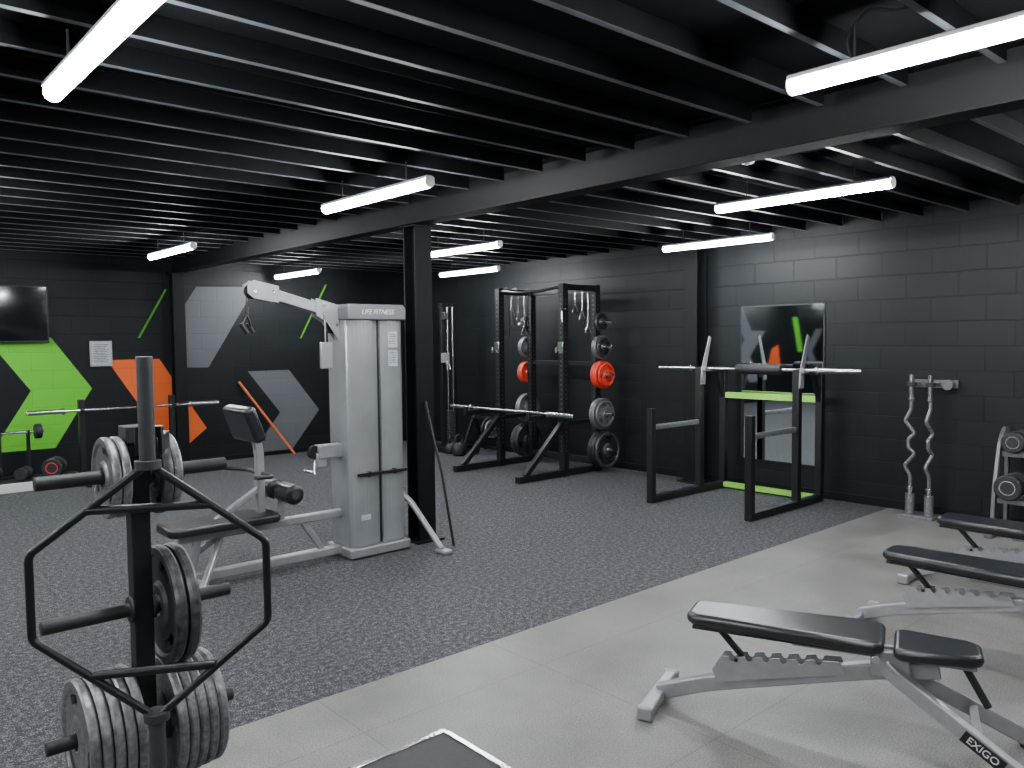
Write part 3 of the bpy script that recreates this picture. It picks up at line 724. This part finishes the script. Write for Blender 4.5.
# TV and notice on back wall
e = thing('television', 'black wall-mounted flat television above the green chevron', 'television', (1.56, YB, 1.95))
B().box((0, -.05, 0), (1.22, .04, .66)).obj('tv_housing', 'black', e, bevel=.006)
B().box((0, -.0715, .005), (1.19, .004, .62)).obj('tv_screen', 'screen', e, bevel=0)
B().box((0, -.016, 0), (.3, .03, .3)).obj('wall_mount', 'black', e)
e = thing('notice_frame', 'white printed notice in a slim frame on the wall', 'notice', (2.735, YB, 1.48))
B().box((0, -.012, 0), (.25, .02, .31)).obj('frame', 'silver', e, bevel=.003)
sh = B().box((0, -.0235, 0), (.22, .003, .28)).obj('notice_sheet', 'paper', e, bevel=0)
for k in range(11): B().box((-.01*(k % 3), -.0258, .11-k*.021), (.17-.02*(k % 3), .001, .006)).obj('printed_line', 'darkgrey', sh, bevel=0)

# ------------------------------------------------------------------ corner column trainer
e = thing('cable_column', 'tall slim black cable column with chrome rods near the room corner', 'gym machine', (7.0, 9.30, 0))
B().box((0, 0, .04), (.5, .5, .07)).obj('base', 'black', e)
q = B().box((-.10, .0, 1.08), (.06, .06, 2.04)).box((.10, 0, 1.08), (.06, .06, 2.04)).box((.0, 0, 2.10), (.28, .10, .06)); q.obj('column_frame', 'black', e)
for k in range(9): B().box((.0, .0, .16+k*.05), (.12, .16, .044)).obj('stack_plate', 'darkgrey', e)
for xx in (-.045, .045): B().cyl((xx, -.05, .1), (xx, -.05, 2.08), .010).obj('guide_rod', 'chrome', e, bevel=0)
B().box((-.10, -.06, 1.35), (.09, .08, .14)).obj('pulley_carriage', 'silver', e)
B().box((-.10, -.06, 1.95), (.07, .08, .10)).obj('pulley_carriage', 'darkgrey', e)
B().path([(-.10, -.11, 1.33), (-.13, -.15, 1.18), (-.07, -.15, 1.18), (-.10, -.11, 1.33)], .012).obj('pull_handle', 'chrome', e, bevel=0)
e = thing('plate_stand', 'small black A-frame plate stand by the block wall', 'weight rack', (7.15, 8.75, 0))
q = B()
for s in (-1, 1):
    q.beam((-.22, s*.16, .02), (0, s*.16, .52), .04, .04).beam((.22, s*.16, .02), (0, s*.16, .52), .04, .04)
q.beam((0, -.16, .50), (0, .16, .50), .04, .04); q.beam((-.2, -.16, .05), (-.2, .16, .05), .04, .04).beam((.2, -.16, .05), (.2, .16, .05), .04, .04)
q.obj('stand_frame', 'black', e)
B().cyl((0, -.16, .36), (0, -.34, .36), .022).obj('peg', 'chrome', e, bevel=0)
plate((7.15, 8.56, .358), .16, .035, 'ironb', 'y', 'on a small stand', 'plates on the small stand')
plate((7.15, 8.515, .358), .13, .03, 'iron', 'y', 'on a small stand', 'plates on the small stand')
for k, (x, y, sc) in enumerate(((6.75, 8.75, 1.0), (6.80, 9.0, .85))):
    e = thing('kettlebell', 'black cast iron kettlebell on the carpet', 'kettlebell', (x, y, 0), .4*k, 'kettlebells by the wall'); e.scale = (sc, sc, sc)
    B().lathe([(0, 0), (.07, 0), (.10, .03), (.11, .09), (.10, .14), (.06, .185), (0, .195)], (0, 0, 0), (0, 0, 1)).obj('bell', 'ironb', e, bevel=0)
    B().path([(-.05, 0, .17), (-.065, 0, .25), (-.03, 0, .285), (.03, 0, .285), (.065, 0, .25), (.05, 0, .17)], .016, bend=.03).obj('handle', 'ironb', e, bevel=0)

# ------------------------------------------------------------------ world + camera
w = bpy.data.worlds.new('world'); scene.world = w; w.use_nodes = True
w.node_tree.nodes['Background'].inputs[0].default_value = (.5, .55, .6, 1); w.node_tree.nodes['Background'].inputs[1].default_value = .1
cam = bpy.data.cameras.new('camera'); co = bpy.data.objects.new('camera', cam); COL.objects.link(co)
th, pi_, ro = math.radians(48.5), math.radians(3.18), math.radians(.6)
f = Vector((math.cos(th)*math.cos(pi_), math.sin(th)*math.cos(pi_), -math.sin(pi_)))
r = Vector((math.sin(th), -math.cos(th), 0)); u = r.cross(f)
r2 = r*math.cos(ro)-u*math.sin(ro); u2 = u*math.cos(ro)+r*math.sin(ro)
co.matrix_world = Matrix.Translation((0, 0, 1.6)) @ Matrix((r2, u2, -f)).transposed().to_4x4()
cam.sensor_width = 36; cam.lens = 800/1024*36; cam.clip_start = .05
scene.camera = co
